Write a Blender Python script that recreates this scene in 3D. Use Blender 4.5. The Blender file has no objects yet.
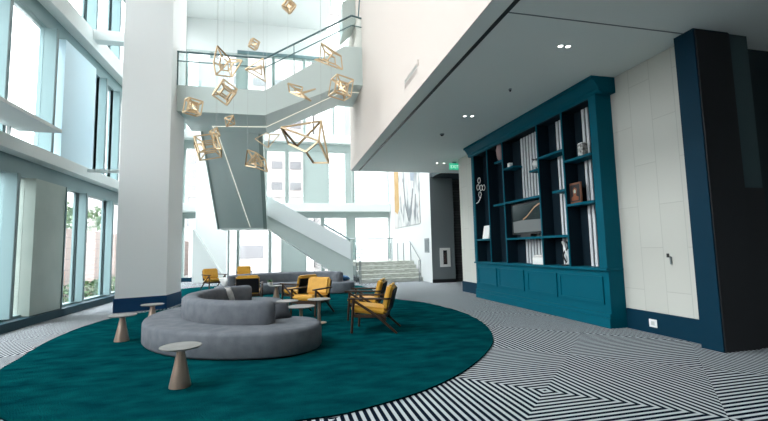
import bpy, bmesh, math, random
from mathutils import Vector, Matrix
C = bpy.context.scene.collection
S = bpy.context.scene
PI = math.pi
# ------------------------------------------------------------------ camera
F, YAW, PIT, ROL, EYE = 416.465, .236956, .0928257, -.0228873, 1.4
_f = Vector((math.sin(YAW)*math.cos(PIT), math.cos(YAW)*math.cos(PIT), math.sin(PIT)))
_r = Vector((math.cos(YAW), -math.sin(YAW), 0)); _u = _r.cross(_f)
_r2 = _r*math.cos(ROL)+_u*math.sin(ROL); _u2 = -_r*math.sin(ROL)+_u*math.cos(ROL)
cd = bpy.data.cameras.new('camera'); cam = bpy.data.objects.new('camera', cd); C.objects.link(cam)
cd.sensor_width = 36; cd.lens = F*36/768; cd.clip_start = .05; cd.clip_end = 500
M = Matrix((( _r2.x,_u2.x,-_f.x,0),(_r2.y,_u2.y,-_f.y,0),(_r2.z,_u2.z,-_f.z,EYE),(0,0,0,1)))
cam.matrix_world = M
S.camera = cam
# ------------------------------------------------------------------ world, light, exposure
w = bpy.data.worlds.new('overcast_sky'); S.world = w; w.use_nodes = True
nt = w.node_tree; nt.nodes.clear()
bg = nt.nodes.new('ShaderNodeBackground'); out = nt.nodes.new('ShaderNodeOutputWorld')
geo = nt.nodes.new('ShaderNodeTexCoord'); sep = nt.nodes.new('ShaderNodeSeparateXYZ')
rmp = nt.nodes.new('ShaderNodeValToRGB')
rmp.color_ramp.elements[0].position = .495; rmp.color_ramp.elements[0].color = (.26,.265,.265,1)
_e = rmp.color_ramp.elements.new(.505); _e.color = (.40,.405,.41,1)
rmp.color_ramp.elements[2].position = .95; rmp.color_ramp.elements[2].color = (.97,.985,1.0,1)
mp = nt.nodes.new('ShaderNodeMath'); mp.operation='MULTIPLY_ADD'; mp.inputs[1].default_value=.5; mp.inputs[2].default_value=.5
nt.links.new(geo.outputs['Generated'], sep.inputs[0]); nt.links.new(sep.outputs['Z'], mp.inputs[0])
nt.links.new(mp.outputs[0], rmp.inputs[0]); nt.links.new(rmp.outputs[0], bg.inputs[0]); nt.links.new(bg.outputs[0], out.inputs[0])
bg.inputs[1].default_value = 5.2
def portal(loc, rot, sx, sy):
    l = bpy.data.lights.new('daylight_portal','AREA'); l.shape='RECTANGLE'; l.size=sx; l.size_y=sy
    l.cycles.is_portal = True
    o = bpy.data.objects.new('daylight_portal', l); C.objects.link(o); o.location=loc; o.rotation_euler=rot
portal((-5.62,9.5,7.0),(0,-PI/2,0),14,27)
portal((.4,23.35,7.0),(-PI/2,0,0),11.6,14)
S.view_settings.view_transform='Standard'; S.view_settings.look='None'
S.view_settings.exposure=1.75; S.view_settings.gamma=1; S.view_settings.use_curve_mapping=False
S.cycles.max_bounces=10; S.cycles.diffuse_bounces=6; S.cycles.transparent_max_bounces=24; S.cycles.glossy_bounces=3
S.cycles.use_denoising=True; S.cycles.sample_clamp_indirect=6
S.cycles.caustics_reflective=False; S.cycles.caustics_refractive=False
# ------------------------------------------------------------------ helpers
def mat(name, col, rough=.6, metal=0, spec=.5, emit=None, es=0, noise=None, bump=None, coat=0):
    m = bpy.data.materials.new(name); m.use_nodes=True; t=m.node_tree; b=t.nodes['Principled BSDF']
    b.inputs['Base Color'].default_value=(*col,1); b.inputs['Roughness'].default_value=rough
    b.inputs['Metallic'].default_value=metal; b.inputs['Specular IOR Level'].default_value=spec
    b.inputs['Coat Weight'].default_value=coat
    if emit: b.inputs['Emission Color'].default_value=(*emit,1); b.inputs['Emission Strength'].default_value=es
    tc=t.nodes.new('ShaderNodeTexCoord')
    if noise:                       # (scale, other colour, stretch)
        n=t.nodes.new('ShaderNodeTexNoise'); n.inputs['Scale'].default_value=noise[0]; n.inputs['Detail'].default_value=5
        mpn=t.nodes.new('ShaderNodeMapping'); mpn.inputs['Scale'].default_value=noise[2] if len(noise)>2 else (1,1,1)
        r=t.nodes.new('ShaderNodeValToRGB'); r.color_ramp.elements[0].position=.32; r.color_ramp.elements[1].position=.68
        r.color_ramp.elements[0].color=(*col,1); r.color_ramp.elements[1].color=(*noise[1],1)
        t.links.new(tc.outputs['Object'],mpn.inputs[0]); t.links.new(mpn.outputs[0],n.inputs[0])
        t.links.new(n.outputs['Fac'],r.inputs[0]); t.links.new(r.outputs[0],b.inputs['Base Color'])
    if bump:
        n2=t.nodes.new('ShaderNodeTexNoise'); n2.inputs['Scale'].default_value=bump[0]; n2.inputs['Detail'].default_value=3
        bp=t.nodes.new('ShaderNodeBump'); bp.inputs['Strength'].default_value=bump[1]; bp.inputs['Distance'].default_value=.02
        t.links.new(tc.outputs['Object'],n2.inputs[0]); t.links.new(n2.outputs['Fac'],bp.inputs['Height']); t.links.new(bp.outputs[0],b.inputs['Normal'])
    return m
def glassmat(name, tint, refl=.08):
    m=bpy.data.materials.new(name); m.use_nodes=True; t=m.node_tree; t.nodes.clear()
    o=t.nodes.new('ShaderNodeOutputMaterial'); mx=t.nodes.new('ShaderNodeMixShader'); a=t.nodes.new('ShaderNodeBsdfTransparent'); g=t.nodes.new('ShaderNodeBsdfGlossy')
    lw=t.nodes.new('ShaderNodeLayerWeight'); lw.inputs[0].default_value=.25
    mu=t.nodes.new('ShaderNodeMath'); mu.operation='MULTIPLY_ADD'; mu.inputs[1].default_value=.35; mu.inputs[2].default_value=refl
    a.inputs[0].default_value=(*tint,1); g.inputs['Roughness'].default_value=.03
    t.links.new(lw.outputs['Facing'],mu.inputs[0]); t.links.new(mu.outputs[0],mx.inputs[0])
    t.links.new(a.outputs[0],mx.inputs[1]); t.links.new(g.outputs[0],mx.inputs[2]); t.links.new(mx.outputs[0],o.inputs[0])
    return m
def nbm(): return bmesh.new()
def bx(bm,x0,x1,y0,y1,z0,z1):
    v=[bm.verts.new((x,y,z)) for z in (z0,z1) for x,y in ((x0,y0),(x1,y0),(x1,y1),(x0,y1))]
    for f in ((3,2,1,0),(4,5,6,7),(0,1,5,4),(1,2,6,5),(2,3,7,6),(3,0,4,7)): bm.faces.new([v[i] for i in f])
    return v
def box(x0,x1,y0,y1,z0,z1,bev=0):
    bm=nbm(); bx(bm,x0,x1,y0,y1,z0,z1)
    if bev: bmesh.ops.bevel(bm,geom=bm.edges[:],offset=bev,segments=2,affect='EDGES',profile=.6)
    return bm
def prism(bm,poly,axis,a,b):
    """poly of 2-D points extruded along an axis: 'y' takes (x,z), 'x' takes (y,z), 'z' takes (x,y)."""
    def P(p,t): return {'y':(p[0],t,p[1]),'x':(t,p[0],p[1]),'z':(p[0],p[1],t)}[axis]
    A=[bm.verts.new(P(p,a)) for p in poly]; B=[bm.verts.new(P(p,b)) for p in poly]
    fs=[bm.faces.new(A),bm.faces.new(B)]; n=len(poly)
    for i in range(n): bm.faces.new((A[i],A[(i+1)%n],B[(i+1)%n],B[i]))
    return bm
def bar(bm,p,q,r,n=4,r2=None):
    p=Vector(p);q=Vector(q);d=(q-p).normalized(); up=Vector((0,0,1)) if abs(d.z)<.95 else Vector((1,0,0))
    s=d.cross(up).normalized(); t=s.cross(d); r2=r if r2 is None else r2
    A=[];B=[]
    for i in range(n):
        a=2*PI*(i+.5)/n; o=s*math.cos(a)+t*math.sin(a)
        A.append(bm.verts.new(p+o*r)); B.append(bm.verts.new(q+o*r2))
    bm.faces.new(A[::-1]); bm.faces.new(B)
    for i in range(n): bm.faces.new((A[i],A[(i+1)%n],B[(i+1)%n],B[i]))
    return bm
def tube(pts,r,n=8):
    bm=nbm()
    for a,b in zip(pts,pts[1:]): bar(bm,a,b,r,n)
    return bm
def lathe(prof,n=32,c=(0,0)):
    bm=nbm(); rings=[]
    for r,z in prof:
        if r<1e-5: rings.append([bm.verts.new((c[0],c[1],z))])
        else: rings.append([bm.verts.new((c[0]+r*math.cos(2*PI*i/n),c[1]+r*math.sin(2*PI*i/n),z)) for i in range(n)])
    for A,B in zip(rings,rings[1:]):
        for i in range(n):
            j=(i+1)%n
            if len(A)==1 and len(B)==1: continue
            if len(A)==1: bm.faces.new((A[0],B[j],B[i]))
            elif len(B)==1: bm.faces.new((A[i],A[j],B[0]))
            else: bm.faces.new((A[i],A[j],B[j],B[i]))
    for R_,s in ((rings[0],0),(rings[-1],1)):
        if len(R_)>1: bm.faces.new(R_ if s else R_[::-1])
    return bm
def obj(name,bm,m,parent=None,world=False,smooth=None):
    if world and parent: bmesh.ops.translate(bm,vec=-Vector(parent.location),verts=bm.verts[:])
    bmesh.ops.recalc_face_normals(bm,faces=bm.faces[:])
    me=bpy.data.meshes.new(name); bm.to_mesh(me); bm.free(); me.materials.append(m)
    if smooth:
        me.polygons.foreach_set('use_smooth',[True]*len(me.polygons)); me.set_sharp_from_angle(angle=math.radians(smooth))
    o=bpy.data.objects.new(name,me); C.objects.link(o)
    if parent: o.parent=parent
    return o
def tag(o,label,cat,group=None,kind=None):
    o['label']=label; o['category']=cat
    if group: o['group']=group
    if kind: o['kind']=kind
    return o
def thing(name,label,cat,loc=(0,0,0),rz=0,group=None):
    o=bpy.data.objects.new(name,None); C.objects.link(o); o.location=loc; o.rotation_euler=(0,0,rz); o.empty_display_size=.1
    return tag(o,label,cat,group)
def struct(name,bm,m,parent=None,smooth=None):
    o=obj(name,bm,m,parent,smooth=smooth)
    if not parent: o['kind']='structure'
    return o
def dup(root,loc,rz,label,group=None):
    r=root.copy(); C.objects.link(r); r.location=loc; r.rotation_euler=(0,0,rz); r['label']=label
    if group: r['group']=group
    for ch in list(root.children):
        c=ch.copy(); C.objects.link(c); c.parent=r
        for g in list(ch.children):
            d=g.copy(); C.objects.link(d); d.parent=c
    return r
# ------------------------------------------------------------------ materials
SEA=(.35,.42,.405)
m_white=mat('white_paint',(.84,.865,.87),.7)
m_sea=mat('sage_metal',SEA,.45,0,.4)
m_sea_d=mat('dark_mullion',(.10,.17,.18),.45)
m_ledge=mat('white_ledge',(.62,.67,.66),.6,0,.2)
m_panel=mat('facade_panel',(.27,.335,.305),.5,0,.2,noise=(1.2,(.32,.38,.35)))
m_span=mat('slate_spandrel',(.15,.24,.25),.45,0,.3)
m_bluep=mat('pale_blue_panel',(.46,.64,.72),.35,0,.4)
m_fin=mat('blue_grey_fin',(.23,.345,.36),.5,0,.2)
m_ceil=mat('ceiling_paint',(.78,.82,.785),.75)
m_ceil_hi=mat('upper_ceiling_paint',(.60,.63,.62),.8)
m_warm=mat('warm_plaster',(.56,.495,.45),.75)
m_back=mat('rear_wall_low_bounce',(.16,.17,.175),.8)
m_navy=mat('navy_paint',(.001,.026,.050),.55,0,.12)
m_curb=mat('dark_slate_curb',(.012,.045,.062),.6,0,.2)
m_black=mat('black_metal',(.008,.009,.011),.5)
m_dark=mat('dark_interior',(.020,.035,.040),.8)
m_greyw=mat('grey_plaster',(.17,.195,.205),.7)
m_artw=mat('gallery_white',(.62,.64,.645),.7)
m_teal=mat('teal_lacquer',(.0,.088,.130),.55,0,.08)
m_teal_shade=mat('shaded_teal_interior',(.001,.010,.018),.7,0,.2)  # teal darkened to carry the shade inside the bookcase bays
m_white_obj=mat('white_ceramic',(.8,.8,.78),.4)
m_glass=glassmat('clear_glass',(.96,.975,.98))
m_rail=glassmat('railing_glass',(.92,.965,.96),.05)
m_rail_t=mat('dark_handrail',(.10,.17,.18),.4,.3)
m_steel=mat('brushed_steel',(.22,.25,.26),.35,.8)
m_brass=mat('pale_brass',(.62,.46,.28),.4,.35)
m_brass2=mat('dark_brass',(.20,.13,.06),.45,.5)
m_led=mat('warm_led',(.9,.8,.6),.5,emit=(1,.78,.48),es=.34)
m_led_c=mat('soft_white_strip',(.9,.9,.85),.5,emit=(1,.90,.74),es=.22)
m_lamp=mat('downlight_glow',(1,1,1),.5,emit=(1,.97,.9),es=2.5)
m_cable=mat('thin_cable',(.42,.44,.43),.5)
m_fabric=mat('grey_velvet',(.125,.138,.155),.9,0,.05,noise=(7,(.165,.178,.198)),bump=(60,.12))
m_fab_d=mat('charcoal_fabric',(.06,.065,.075),.9,0,.2)
m_fab_l=mat('cream_fabric',(.70,.68,.66),.9,0,.2,noise=(14,(.50,.49,.48)))
m_blue_c=mat('blue_fabric',(.02,.10,.22),.85)
m_yel=mat('mustard_leather',(.62,.335,.035),.5,0,.4,noise=(9,(.53,.27,.025)))
m_wood=mat('walnut_wood',(.030,.016,.010),.5,0,.3,noise=(10,(.048,.026,.014),(1,6,1)))
m_wood_l=mat('pale_oak_leg',(.42,.25,.10),.5)
m_stone=mat('pale_marble_top',(.27,.272,.26),.45,0,.25,noise=(6,(.20,.20,.19)))
m_bronze=mat('champagne_bronze',(.38,.29,.23),.35,.65)
m_leaf_o=mat('outdoor_leaf',(.09,.15,.06),.8)  # one leaf colour for the shrubs and trees outside
m_leaf=mat('green_leaf',(.05,.17,.05),.6)
m_marble=mat('veined_stone_step',(.56,.58,.55),.5,noise=(5,(.30,.32,.27),(1,1,5)))
def carpet():
    m=bpy.data.materials.new('striped_carpet'); m.use_nodes=True; t=m.node_tree; b=t.nodes['Principled BSDF']
    b.inputs['Roughness'].default_value=1; b.inputs['Specular IOR Level'].default_value=0
    tc=t.nodes.new('ShaderNodeTexCoord'); sp=t.nodes.new('ShaderNodeSeparateXYZ'); t.links.new(tc.outputs['Object'],sp.inputs[0])
    def mth(op,a,b_=None,c=None):
        n=t.nodes.new('ShaderNodeMath'); n.operation=op
        for i,v in enumerate((a,b_,c)):
            if v is None: continue
            if isinstance(v,(int,float)): n.inputs[i].default_value=v
            else: t.links.new(v,n.inputs[i])
        return n.outputs[0]
    X,Y=sp.outputs['X'],sp.outputs['Y']
    u=mth('ADD',X,Y); v=mth('SUBTRACT',X,Y)
    ci=mth('FLOOR',mth('MULTIPLY_ADD',u,1/2.17,-6.17/2.17)); cj=mth('FLOOR',mth('MULTIPLY_ADD',v,1/1.96,1.25/1.96))
    par=mth('FLOORED_MODULO',mth('ADD',ci,cj),2.0)
    P=2*PI/.0685
    sx=mth('COSINE',mth('MULTIPLY_ADD',X,P,-2.463*P)); sy=mth('COSINE',mth('MULTIPLY_ADD',Y,P,-3.716*P))
    mixv=mth('ADD',mth('MULTIPLY',sy,par),mth('MULTIPLY',sx,mth('SUBTRACT',1.0,par)))
    k=mth('MULTIPLY_ADD',mixv,-4.0,.12); k.node.use_clamp=True
    mx=t.nodes.new('ShaderNodeMix'); mx.data_type='RGBA'
    mx.inputs['A'].default_value=(.004,.009,.018,1); mx.inputs['B'].default_value=(.46,.495,.515,1)
    t.links.new(k,mx.inputs['Factor']); t.links.new(mx.outputs['Result'],b.inputs['Base Color'])
    return m
m_carpet=carpet()
m_rug=mat('teal_pile',(.0006,.032,.042),1.0,0,0,noise=(2.6,(.0022,.072,.079),(1,1.8,1)),bump=(70,.9))
m_brickout=None
def bricks(name,c1,c2,mortar,bw,rh,ms,axes,offset=.5,rough=.8):
    m=bpy.data.materials.new(name); m.use_nodes=True; t=m.node_tree; b=t.nodes['Principled BSDF']; b.inputs['Roughness'].default_value=rough
    tc=t.nodes.new('ShaderNodeTexCoord'); sp=t.nodes.new('ShaderNodeSeparateXYZ'); cb=t.nodes.new('ShaderNodeCombineXYZ'); br=t.nodes.new('ShaderNodeTexBrick')
    t.links.new(tc.outputs['Object'],sp.inputs[0]); t.links.new(sp.outputs[axes[0]],cb.inputs[0]); t.links.new(sp.outputs[axes[1]],cb.inputs[1])
    t.links.new(cb.outputs[0],br.inputs['Vector'])
    br.inputs['Color1'].default_value=(*c1,1); br.inputs['Color2'].default_value=(*c2,1); br.inputs['Mortar'].default_value=(*mortar,1)
    br.inputs['Scale'].default_value=1; br.inputs['Mortar Size'].default_value=ms; br.inputs['Brick Width'].default_value=bw; br.inputs['Row Height'].default_value=rh
    br.offset=offset; t.links.new(br.outputs['Color'],b.inputs['Base Color']); return m
m_panelw=bricks('greige_wall_panels',(.53,.535,.49),(.51,.515,.47),(.43,.435,.395),1.33,.40,.006,('Z','Y'))
m_stonew=bricks('stacked_stone',(.085,.085,.085),(.05,.052,.055),(.02,.02,.02),.5,.11,.008,('X','Z'))
m_pinkb=bricks('pale_pink_masonry',(.24,.175,.155),(.22,.16,.14),(.15,.11,.10),2.4,.62,.03,('Y','Z'))
m_build=mat('white_facade',(.40,.39,.39),.8)
m_louver=bricks('banded_facade',(.42,.42,.42),(.42,.42,.41),(.14,.145,.15),30,.55,.05,('X','Z'))
m_winext=mat('street_window',(.13,.132,.14),.5)
m_pave=mat('street_paving',(.30,.29,.28),.9)
# ------------------------------------------------------------------ SHELL
TOP=14
struct('floor',box(-5.5,9.5,-4,23.3,-.3,0),m_carpet)
struct('ceiling',box(-5.6,2.4,-4,23.4,TOP,TOP+.3),m_ceil_hi)
struct('ceiling_lounge',box(2.4,9.5,-4,15,4.3,4.7),m_ceil)
struct('wall_atrium',box(2.4,2.7,-4,15,4.701,TOP),m_warm)
struct('wall_upper_end',box(2.7,9.5,14.7,15,4.701,TOP),m_white)
struct('wall_rear',box(2.4,9.5,-4.3,-4,-.3,TOP),m_back)  # unseen wall, darkened to cut bounce on the navy column
struct('wall_rear_bounce',box(-5.6,2.4,-4.3,-4,-.3,TOP),m_artw)  # unseen wall, kept pale to bounce light onto pillar and stairs
# right wall with greige panels
struct('wall_right',box(5.61,5.9,4.56,12.6,0,4.3),m_panelw)
struct('baseboard_right',box(5.585,5.61,4.56,5.98,0,.33),m_navy)
struct('baseboard_right_far',box(5.585,5.61,11.02,12.6,0,.33),m_navy)
struct('baseboard_end',box(5.585,5.9,12.6,12.62,0,.33),m_navy)
struct('column_navy',box(5.41,6.02,4.27,4.56,0,4.3),m_navy)
struct('column_black_panel',box(5.43,6.02,4.255,4.27,0,4.28),m_black)  # thin black sheet over the near face of the column
struct('wall_alcove',box(6.02,6.4,4.3,4.56,0,4.3),mat('dark_teal_wall',(.05,.085,.09),.8))
struct('alcove_black_panel',box(6.03,6.4,4.285,4.3,0,2.12),m_black)  # plain black panel standing for an unidentified dark object
struct('wall_alcove_side',box(7.6,7.9,-4,6.5,0,4.3),m_greyw)
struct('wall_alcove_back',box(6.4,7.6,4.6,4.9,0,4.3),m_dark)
# corridor behind the bookcase wall
struct('wall_corridor',box(6.85,9.5,16.35,16.6,0,4.8),m_stonew)
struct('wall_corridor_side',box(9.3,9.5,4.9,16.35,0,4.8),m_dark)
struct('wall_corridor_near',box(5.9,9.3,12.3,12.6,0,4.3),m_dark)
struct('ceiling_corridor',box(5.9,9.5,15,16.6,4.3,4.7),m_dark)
struct('column_grey',box(5.85,6.85,16.1,16.9,0,7),m_greyw)
struct('baseboard_column_grey',box(5.84,6.86,16.08,16.1,0,.14),m_black)
struct('wall_art',box(5.85,6.1,16.9,23.2,0,TOP),m_artw)
struct('wall_art_near',box(5.845,5.85,16.1,16.9,0,TOP),m_artw)
# ceiling details
struct('trim_slot',box(2.655,2.715,-4,14.96,4.292,4.3),m_black)
struct('trim_joint',box(2.72,5.6,4.41,4.425,4.294,4.3),m_greyw)
struct('trim_soffit',box(2.388,2.4,-4,15.005,4.298,4.72),m_warm)
# pillar
struct('pillar',prism(nbm(),[(-4.03,11.6),(-2.975,12.0),(-2.87,13.1),(-3.95,12.9)],'z',0,TOP),m_white)
struct('baseboard_pillar',prism(nbm(),[(-4.05,11.57),(-2.955,11.985),(-2.85,13.12),(-3.97,12.92)],'z',0,.34),mat('royal_navy',(.004,.042,.115),.5,0,.2))
# ---- left facade
GX=-5.35
struct('floor_curb_left',box(-5.5,-5.08,-4,23,0,.17),m_curb)
bm=nbm()
bx(bm,-5.5,-5.3,-4,0,.17,7.05); bx(bm,-5.5,-5.3,0,23,.17,.22); bx(bm,-5.5,-5.29,0,23,3.08,3.45)  # unseen stretch behind the camera kept solid to darken the lounge side
bx(bm,-5.5,-5.29,0,23,6.66,7.05); bx(bm,-5.5,-5.29,-4,23,10.3,10.9); bx(bm,-5.5,-5.29,-4,23,13.6,14)
struct('wall_left',bm,m_span)
struct('wall_left_panel',box(-5.5,-5.15,10.30,11.55,.18,3.08),m_panel)
struct('wall_left_upper_panel',box(-5.5,-5.15,11.22,12.9,3.72,6.66),m_bluep)
struct('trim_panel_edge',box(-5.4,-5.13,11.55,11.60,.18,3.08),m_sea_d)
struct('trim_ledge_left',box(-5.5,-5.02,-4,23,3.45,3.72,.02),m_ledge)
struct('trim_ledge_left_upper',box(-5.5,-5.02,-4,23,7.05,7.52,.02),m_ledge)
struct('trim_ledge_left_top',box(-5.5,-5.02,-4,23,10.9,11.3,.02),m_ledge)
ls=thing('light_shelf','white cantilevered shelf slab projecting from the left window wall, ending in mid air','shelf',(-4.9,6,3.88))
obj('slab',box(-5.1,-4.35,1,9.5,3.88,3.95,.01),m_ledge,ls,True)
obj('bracket',box(-5.08,-5.03,9.1,9.15,3.73,3.88),m_ledge,ls,True)
struct('beam_tie',box(-5.05,-4.13,12.3,12.6,7.24,7.52),m_ledge)
struct('beam_tie_lower',box(-5.05,-4.13,12.3,12.42,3.60,3.68),m_ledge)
wn=[0]
def window(name_panes,mk):
    wn[0]+=1
    e=bpy.data.objects.new('window_%d'%wn[0],None); C.objects.link(e); e['kind']='structure'; e.location=name_panes
    mk(e); return e
def left_row(z0,z1,edges,fins):
    for (a,b) in edges:
        def mk(e,a=a,b=b):
            obj('pane',box(GX-.012,GX,a+.03,b-.0,z0,z1),m_glass,e,True)
            bm=nbm(); bx(bm,GX-.05,GX+.03,a,a+.05,z0,z1); obj('frame',bm,m_sea_d,e,True)
            if b in fins:
                bm=nbm(); bx(bm,GX-.1,GX+fins[b],b,b+.09,z0,z1); obj('mullion',bm,m_fin,e,True)
                obj('gasket',box(GX+fins[b],GX+fins[b]+.012,b-.002,b+.092,z0,z1),m_sea_d,e,True)
        window((GX,(a+b)/2,z0),mk)
low=[0,1.5,3.0,4.4,5.8,7.2,8.4,9.64]
left_row(.22,3.08,list(zip(low,low[1:]))+[(9.73,10.30)],{**{v:.2 for v in low[1:]}})
lo2=[11.6,12.63,14.4,15.9,17.4,18.9,20.4,21.9,22.9]
left_row(.22,3.08,list(zip(lo2,lo2[1:])),{v:.2 for v in lo2[1:]})
up=[0,1.5,3.0,4.4,5.8,7.2,9.03,10.70]
left_row(3.72,6.66,list(zip(up,up[1:]))+[(10.79,11.22)],{v:.24 for v in up[1:]})
up2=[12.95,13.55,14.6,16,17.4,18.9,20.4,21.9,22.9]
left_row(3.72,6.66,list(zip(up2,up2[1:])),{v:.22 for v in up2[1:]})
t1=[-4,-2,0,2,4.8,7.0,9.2,10.9,12.6,14.25,16,18,20,22,22.9]  # unseen bays behind the camera glazed to brighten the pillar front
left_row(7.52,10.3,list(zip(t1,t1[1:])),{v:.26 for v in t1[1:]})
left_row(11.3,13.6,list(zip(t1,t1[1:])),{v:.26 for v in t1[1:]})
# ---- back facade
BY=23.0
rows=[(.22,3.25),(3.95,6.92),(7.75,12.2)]
panes=[[(-4.98,-4.3),(-2.8,-2.36),(-2.30,-.76),(-.68,-.1),(1.14,2.02),(2.12,3.42),(3.84,5.85)],
       [(-4.98,-3.7),(-3.6,-2.4),(-2.3,-1.0),(-.93,.11),(.22,1.07),(2.39,3.40),(3.64,3.78),(3.84,5.85)],
       [(-4.98,-3.8),(-3.7,-2.47),(-1.95,-.6),(-.52,1.07),(1.15,2.68),(2.76,3.42),(3.84,5.85)]]
bm=nbm()
bx(bm,-5.5,5.85,BY-.02,BY+.3,0,.22)
for z0,z1 in ((3.25,3.5),(6.92,7.3)): bx(bm,-5.5,5.85,BY-.04,BY+.3,z0,z1)
for (z0,z1),pn in zip(rows,panes):
    x=-5.5
    for a,b in pn+[(5.85,5.85)]:
        if a-x>.005: bx(bm,x,a,BY,BY+.3,z0,z1)
        x=b
struct('wall_back',bm,m_sea)
struct('wall_back_upper',box(-5.5,5.85,BY,BY+.3,12.2,TOP),m_ceil_hi)
struct('trim_back_curb',box(-5.05,2.9,BY-.14,BY-.02,0,.2),m_navy)
struct('trim_ledge_back',box(-5,5.85,BY-.45,BY+.3,3.5,3.95,.02),m_ledge)
struct('trim_ledge_back_upper',box(-5,5.85,BY-.45,BY+.3,7.3,7.75,.02),m_ledge)
struct('trim_window_head',box(-2.45,5.0,BY-.08,BY,12.18,12.36),m_sea_d)
for (z0,z1),pn in zip(rows,panes):
    for a,b in pn:
        def mk(e,a=a,b=b):
            obj('pane',box(a,b,BY+.10,BY+.112,z0,z1),m_glass,e,True)
            bm=nbm(); bx(bm,a,a+.05,BY-.05,BY+.16,z0,z1); bx(bm,b-.05,b,BY-.05,BY+.16,z0,z1); bx(bm,a,b,BY-.02,BY+.16,z1-.06,z1)
            obj('frame',bm,m_sea,e,True)
        window(((a+b)/2,BY,z0),mk)
struct('wall_core',box(-4.28,-2.82,22.3,22.95,.0,11.5),m_white)
bm=nbm(); prism(bm,[(-4.28,0),(-2.7,0),(-4.28,2.6)],'y',21.7,22.3); struct('wall_core_slope',bm,m_ledge)
# ------------------------------------------------------------------ OUTSIDE
struct('ground_outside',box(-90,90,-40,120,-1.6,-1.3),m_pave)
struct('wall_street',box(-12.5,-12,-10,60,-1.3,3.0),m_pinkb)
def building(name,label,x0,x1,y0,y1,z1,m,face,wins):
    t=thing(name,label,'building',((x0+x1)/2,(y0+y1)/2,-1.3))
    obj('wall',box(x0,x1,y0,y1,-1.3,z1),m,t,True)
    obj('roof',box(x0-.3,x1+.3,y0-.3,y1+.3,z1,z1+.5),m_build,t,True)
    for (a,b,c,d) in wins: obj('window',box(a,b,y0-.08,y0+.1,c,d),m_winext,t,True)
    return t
building('office_building','white tower with rows of grey square windows seen behind the pillar',-26,-9.6,60,75,30,m_build,0,
  [(x,x+1.35,z,z+1.3) for x in (-12.6,-16.4) for z in (5.0,7.6,9.35,11.5,13.5,15.6)])
building('office_building','wide pale block with fine horizontal bands seen past the stair and steps',5,40,55,75,34,m_louver,0,[])
building('low_building','low pale building with a dark strip window behind the yellow chairs',-9,3,44,54,7,m_build,0,[(-4.4,-2.0,.8,2.1),(-7.2,-6.0,.6,1.6),(-8.6,-7.7,.6,1.6)])
building('office_building','tall pinkish block with small grey windows standing behind the low pale building',-8.9,4.5,70,80,44,mat('rose_stucco',(.40,.36,.35),.9),0,[(x,x+1.8,z,z+1.3) for x in (-8,-5,-2,1) for z in (8,11.5,15,22,25.5,29)])  # block made tall and wide to dim the sky behind the pendants
random.seed(4)
def shrub(loc,r,h,label):
    bm=nbm()
    for k in range(240):
        a=random.uniform(0,2*PI); rr=r*math.sqrt(random.random()); z=h*random.uniform(.05,1)
        rr*=math.sqrt(max(.05,1-((z/h-.4)/.7)**2)); p=Vector((rr*math.cos(a),rr*math.sin(a),z))
        s=random.uniform(.10,.2); d1=Vector((random.uniform(-1,1),random.uniform(-1,1),random.uniform(-.5,1))).normalized()*s
        d2=d1.cross(Vector((random.random(),random.random(),.4))).normalized()*s*.5
        bm.faces.new([bm.verts.new(p+q) for q in (-d1,d2,d1,-d2)])
    t=thing('shrub',label,'shrub',loc,0,'shrubs along the pink wall')
    obj('foliage',bm,m_leaf_o,t)
    obj('stem',tube([(0,0,0),(.02,.01,h*.6)],.04,6),m_wood,t)
for i,y in enumerate((20.6,22.6,24.6,27.2,29.6,32.0,34.4)):
    shrub((-10.9,y,-1.3),.95,1.25,'green shrub at the foot of the pink wall seen through the left windows')
def tree(loc,h,label):
    t=thing('street_tree',label,'tree',loc,0,'trees above the pink wall')
    obj('trunk',tube([(0,0,0),(.1,0,h*.5),(.05,.1,h*.8)],.12,8),m_wood,t)
    bm=nbm()
    for k in range(420):
        v=Vector((random.gauss(0,1),random.gauss(0,1),random.gauss(0,1))).normalized()*random.uniform(.5,1)
        p=Vector((v.x*1.9,v.y*2.2,h*.78+v.z*1.3)); s=random.uniform(.15,.3)
        d1=Vector((random.uniform(-1,1),random.uniform(-1,1),random.uniform(-1,1))).normalized()*s; d2=d1.cross(Vector((.3,.5,.8))).normalized()*s*.5
        bm.faces.new([bm.verts.new(p+q) for q in (-d1,d2,d1,-d2)])
    obj('crown',bm,m_leaf_o,t)
for y in (27,31.5,36): tree((-15,y,-1.3),7.0,'green tree rising behind the pink wall seen through the left windows')
# ------------------------------------------------------------------ STAIRCASE
m_keep=m_sea; m_sea=mat('stair_sage',(.56,.635,.615),.5,0,.3)
st=thing('staircase','pale sage open staircase with glass rails, folding down in flights behind the pendant lamps','staircase',(-1.5,15,0))
YF,YB=12.4,14.4
ob=lambda n,bm,m,p=st,s=None: obj(n,bm,m,p,True,s)
ob('landing',box(-2.93,-.55,YF,YB,5.40,6.15),m_sea)
bm=nbm(); prism(bm,[(-.55,5.40),(1.85,6.52),(1.85,7.76),(-.55,6.15)],'y',YF,YB); ob('upper_flight',bm,m_sea)
ob('top_landing',box(1.85,2.4,YF,YB,6.52,7.76),m_sea)
bm=nbm(); prism(bm,[(YB,5.40),(18.3,2.41),(18.3,2.95),(YB,6.05)],'x',-2.62,-.80); ob('rear_flight',bm,m_sea)
for x0,x1 in ((-2.66,-2.58),(-.84,-.70)):
    bm=nbm(); prism(bm,[(YB,5.36),(18.3,2.37),(18.3,3.05),(YB,6.15)],'x',x0,x1); ob('stringer',bm,m_panel)
ob('lower_landing',box(-2.66,-.70,18.3,20.2,2.42,2.75),m_sea)
bm=nbm(); prism(bm,[(-.70,2.42),(-.70,2.95),(2.86,.98),(2.90,.0),(2.72,.0)],'y',18.3,20.2); ob('lower_flight',bm,m_sea)
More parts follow.
